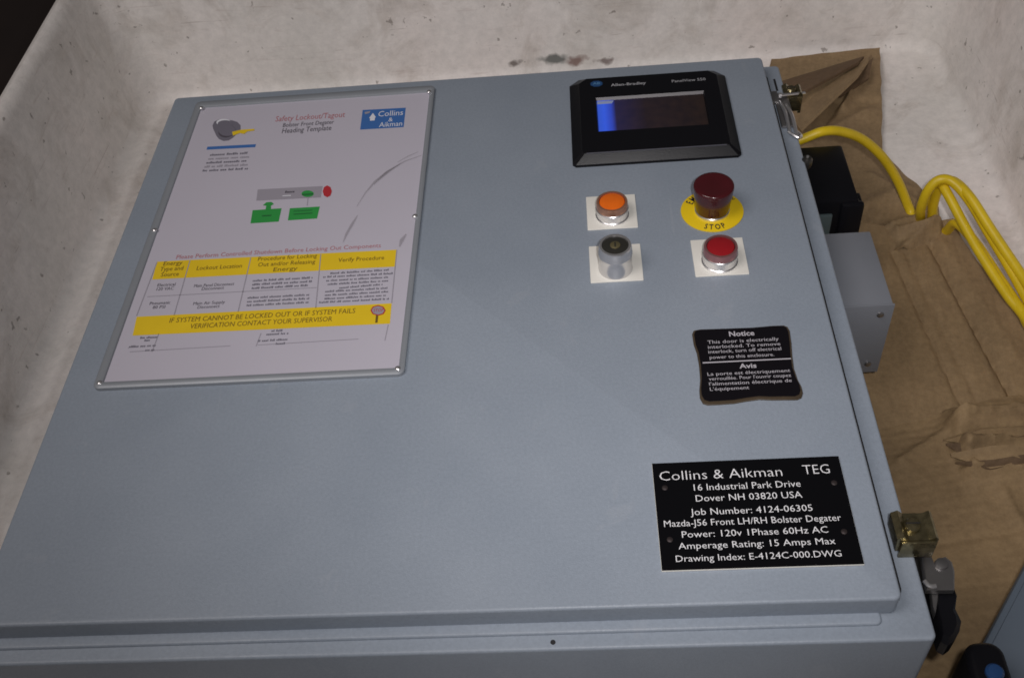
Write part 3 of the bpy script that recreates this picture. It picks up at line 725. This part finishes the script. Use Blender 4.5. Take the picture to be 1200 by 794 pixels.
# ---- clamps, hasps and latch on the right side of the cabinet
def clamp(y, zc, gold, lab):
    'bent plated clamp that hooks over the door edge'
    b = PB(); x0 = .3005; w = .0125
    prof = [(x0, .0035), (x0 + .003, .0065), (.338, .0045), (.3415, .001), (.3415, -.028), (.3385, -.028), (.3385, -.0015), (.334, .0012), (x0 + .004, .0030), (x0 + .003, .0006), (x0, .0006)]
    b.loft([[(px_, y - w, pz + zc) for px_, pz in prof], [(px_, y + w, pz + zc) for px_, pz in prof]], gold)
    o = b.build('door_clamp', cab); tag(o, lab)
    b = MB(); b.lathe((.322, y + .001, zc + .0052), [(.0055, 0), (.0055, .0022), (.0042, .0034), (.002, .0036)], gold, 20)
    b.box(.3175, .3265, y + .0004, y + .0016, zc + .0086, zc + .0092, 'dark_steel', 0); b.build('clamp_screw', o)
    return o
def clamp_block(px, sx, sy, z0, z1, lab, gold='zinc_gold'):
    p = at(px[0], px[1], z1); b = PB(); x0 = p.x - sx / 2; x1 = p.x + sx / 2; y0 = p.y - sy / 2; y1 = p.y + sy / 2
    # folded channel: top plate dished between two raised lips, front cheek and outer cheek
    prof = [(x0, z0 + .010), (x0 - .001, z1 - .001), (x0 + .003, z1 + .0015), (x0 + .007, z1 - .0025), (x1 - .006, z1 - .003), (x1 - .002, z1), (x1, z1 - .002), (x1, z0), (x1 - .003, z0), (x1 - .004, z1 - .010), (x0 + .006, z1 - .010), (x0 + .003, z0 + .010)]
    b.loft([[(a, y0, c) for a, c in prof], [(a, y1, c) for a, c in prof]], gold)
    b.box(x0 + .002, x1 - .001, y0 - .0022, y0, z0 + .004, z1 - .003, gold, .0006)
    o = b.build('door_clamp', cab); tag(o, lab)
    b = MB(); b.lathe((p.x - .002, p.y, z1 - .003), [(.0052, 0), (.0052, .003), (.004, .0045), (.0015, .0048)], gold, 20); b.box(p.x - .0065, p.x + .0025, p.y - .0006, p.y + .0006, z1 + .0015, z1 + .0021, 'dark_steel', 0); b.build('clamp_screw', o)
    return o
clamp_block((1073, 614), .0255, .0205, -.024, .001, 'brass coloured door clamp near the bottom corner of the door')
clamp_block((929, 104), .0175, .016, -.040, -.016, 'brass coloured door clamp at the top corner of the door')
# upper hasp: pin across, two links and a knurled thumb screw
a = at(914, 112, -.012); c = at(943, 109, -.020)
b = PB(); b.tube([a, c], .0016, 'chrome', 10, 0); b.lathe(a, [(.0028, -.0015), (.0028, .0015)], 'chrome', 14, axis=(1, 0, 0))
hs = b.build('hasp_pin', cab)
b = PB()
b.box(.3120, .3255, .2060, .2540, Z1 + .0002, Z1 + .0035, 'steel', .001)
for x, ya, yb, zz in ((.3175, .196, .245, .004), (.3235, .190, .240, .003)):
    b.tube([(x, ya, Z1 + zz), (x - .0005, (ya + yb) / 2, Z1 + zz + .004), (x - .002, yb, Z1 + zz)], .0017, 'chrome', 8, 6)
b.tube([(.3165, .196, Z1 + .004), (.324, .188, Z1 + .003), (.329, .196, Z1 - .002), (.327, .205, Z1 - .004)], .0016, 'chrome', 8, 6)
b.box(.3085, .3160, .244, .262, Z1 + .0002, Z1 + .005, 'steel', .0015)
hasp = b.build('hasp', cab); tag(hasp, 'chromed hasp below the top door clamp')
p = at(946, 187, -.02); b = MB(); b.lathe(p + Vector((0, 0, -.008)), [(.0045, 0), (.0050, .003), (.0050, .008), (.0036, .0105), (.0016, .011)], 'dark_steel', 18); b.lathe(p + Vector((0, 0, .003)), [(.0014, -.001), (.0012, .0012)], 'chrome', 10); b.build('thumb_screw', hasp)
# lower latch: bracket, hook, black handle
hk = PB()
def hp(pts, z): return [at(x, y, z) for x, y in pts]
hook = [(1079, 640), (1087, 640), (1091, 652), (1095, 664), (1101, 667), (1104, 660), (1103, 652), (1109, 651), (1116, 657), (1119, 668), (1119, 690), (1086, 690), (1083, 672), (1081, 655)]
P = hp(hook, -.030); hk.prism([(p.x, p.y) for p in P], -.036, -.030, 'steel', .0012)
p = at(1103, 661, -.030); hk.lathe((p.x, p.y, -.0305), [(.0045, 0), (.0040, .0025), (.002, .003)], 'steel', 18)
q_ = hp([(1083, 680), (1089, 686), (1097, 686.5)], -.0285); hk.tube(q_, .0016, 'chrome', 8, 6)
ho = hk.build('latch_hook', cab); tag(ho, 'steel latch hook below the lower door clamp')
b = PB(); P = hp([(1088, 688), (1117, 688), (1121, 698), (1119, 714), (1126, 728), (1124, 740), (1117, 752), (1110, 757), (1102, 752), (1097, 735), (1092, 712)], -.045)
b.prism([(p.x, p.y) for p in P], -.058, -.040, 'black_plastic', .004)
hd = b.build('latch_handle', cab); tag(hd, 'black latch handle at the lower right corner')
b = MB(); P = hp([(1091, 692), (1100, 691), (1100, 703), (1096, 720), (1093, 712)], -.038); b.prism([(p.x, p.y) for p in P], -.044, -.0375, 'steel', .001); b.build('latch_strap', hd)
P = at(1100, 735, -.07); b = PB(); b.box(.3255, .345, P.y - .005, P.y + .06, -.085, -.060, 'dark_steel', .002); b.build('latch_bracket', cab)

# ---- boxes on the right side
b = PB(); b.box(.3255, .3800, .0085, .1010, -.150, -.0615, 'grey_box_paint', .0016)
jb = b.build('junction_box', cab); tag(jb, 'grey metal junction box on the side of the cabinet')
b = MB(); b.box(.3260, .3808, .0065, .0085, -.1505, -.0605, 'grey_box_paint', .0007); b.build('cover', jb)
for x, z in ((.3700, -.072), (.3700, -.138)):
    b = MB(); b.lathe((x, .0064, z), [(.0032, 0), (.0030, .0010), (.0018, .0016)], 'steel', 14, axis=(0, -1, 0)); b.build('cover_screw', jb)
b = PB(); b.box(.3255, .3830, .1545, .2400, -.1300, -.0700, 'black_plastic', .003); b.box(.366, .388, .150, .158, -.150, -.0730, 'black_plastic', .003)
ob = b.build('outlet_box', cab); tag(ob, 'black plastic outlet box on the side of the cabinet')
b = MB(); b.box(.3300, .3590, .1505, .1545, -.126, -.085, 'cover_green', .0015); b.build('outlet_cover', ob)
p = at(1004, 228, -.07); b = MB(); b.box(.3820, .3875, .156, .172, -.110, -.076, 'black_plastic', .0015); b.build('side_latch', ob)
b = PB(); b.lathe((.3250, .252, -.078), [(.0105, 0), (.0105, .008), (.0085, .010), (.0080, .016)], 'black_plastic', 20, axis=(1, .2, .15)); b.build('cable_gland', cab)

# ------------------------------------------------------------------ yellow cable
V3 = lambda px, py, z: tuple(at(px, py, z))
b = MB()
b.tube([(.334, .254, -.077), V3(948, 160, -.070), V3(965, 154, -.066), V3(985, 154, -.072), V3(1010, 163, -.090), V3(1034, 184, -.118), V3(1052, 212, -.152), V3(1065, 243, -.184), V3(1071, 256, -.190),
        V3(1078, 258, -.182), V3(1079, 245, -.152), V3(1087, 224, -.125), V3(1100, 211, -.112), V3(1116, 213, -.112), V3(1136, 235, -.122), V3(1160, 275, -.138), V3(1186, 318, -.150), V3(1214, 368, -.16), (.560, .03, -.165), (.556, -.02, -.160), (.545, -.035, -.150), (.537, -.012, -.150),
        V3(1204, 376, -.162), V3(1180, 345, -.160), V3(1152, 302, -.150), V3(1130, 264, -.138), V3(1112, 230, -.124), V3(1102, 216, -.122), V3(1093, 226, -.140), V3(1093, 248, -.165), V3(1095, 265, -.184),
        V3(1101, 275, -.190), V3(1110, 270, -.178), V3(1121, 262, -.154), V3(1142, 283, -.150), V3(1166, 318, -.158), V3(1196, 363, -.162), V3(1214, 392, -.165), (.570, -.03, -.165), (.566, -.075, -.155), (.568, -.03, -.148),
        V3(1216, 350, -.148), V3(1188, 309, -.143), V3(1160, 267, -.130), V3(1136, 230, -.117), V3(1116, 212, -.117), V3(1101, 220, -.128), V3(1094, 240, -.152), V3(1091, 266, -.186)],
       .0050, 'yellow_jacket', 14, 8)
tag(b.build('power_cable', smooth=80), 'yellow power cable arching out of the cabinet and coiled against the bin wall', 'cable')

# ------------------------------------------------------------------ things in the lower right corner
e0 = at(1212, 640, -.12); e1 = at(1140, 776, -.12); d = (e1 - e0).normalized(); n = Vector((-d.y, d.x, 0))
M = Matrix(((d.x, n.x, 0, e0.x), (d.y, n.y, 0, e0.y), (0, 0, 1, 0), (0, 0, 0, 1)))
b = MB(); b.box(-.10, .13, 0, .10, -.1985, -.120, 'slate_paint', .004, M)
b.box(-.095, .125, .005, .095, -.120, -.117, 'slate_paint', .001, M)
tag(b.build('equipment_box'), 'blue-grey metal box cut off by the lower right edge of the photo', 'box')
c = at(1166, 784, -.075)
b = MB()
b.slab(c.x - .0145, c.x + .0115, c.y - .040, c.y + .022, -.200, -.078, 'black_plastic', .010, .005, 6)
sw = b.build('button_station'); tag(sw, 'black rounded switch housing with a round blue button in the bottom right corner', 'switch')
b = MB(); b.lathe((c.x, c.y - .001, -.0785), [(.0062, 0), (.0060, .0025), (.0045, .0042), (.002, .0048)], 'blue_button', 24); b.build('button_cap', sw)
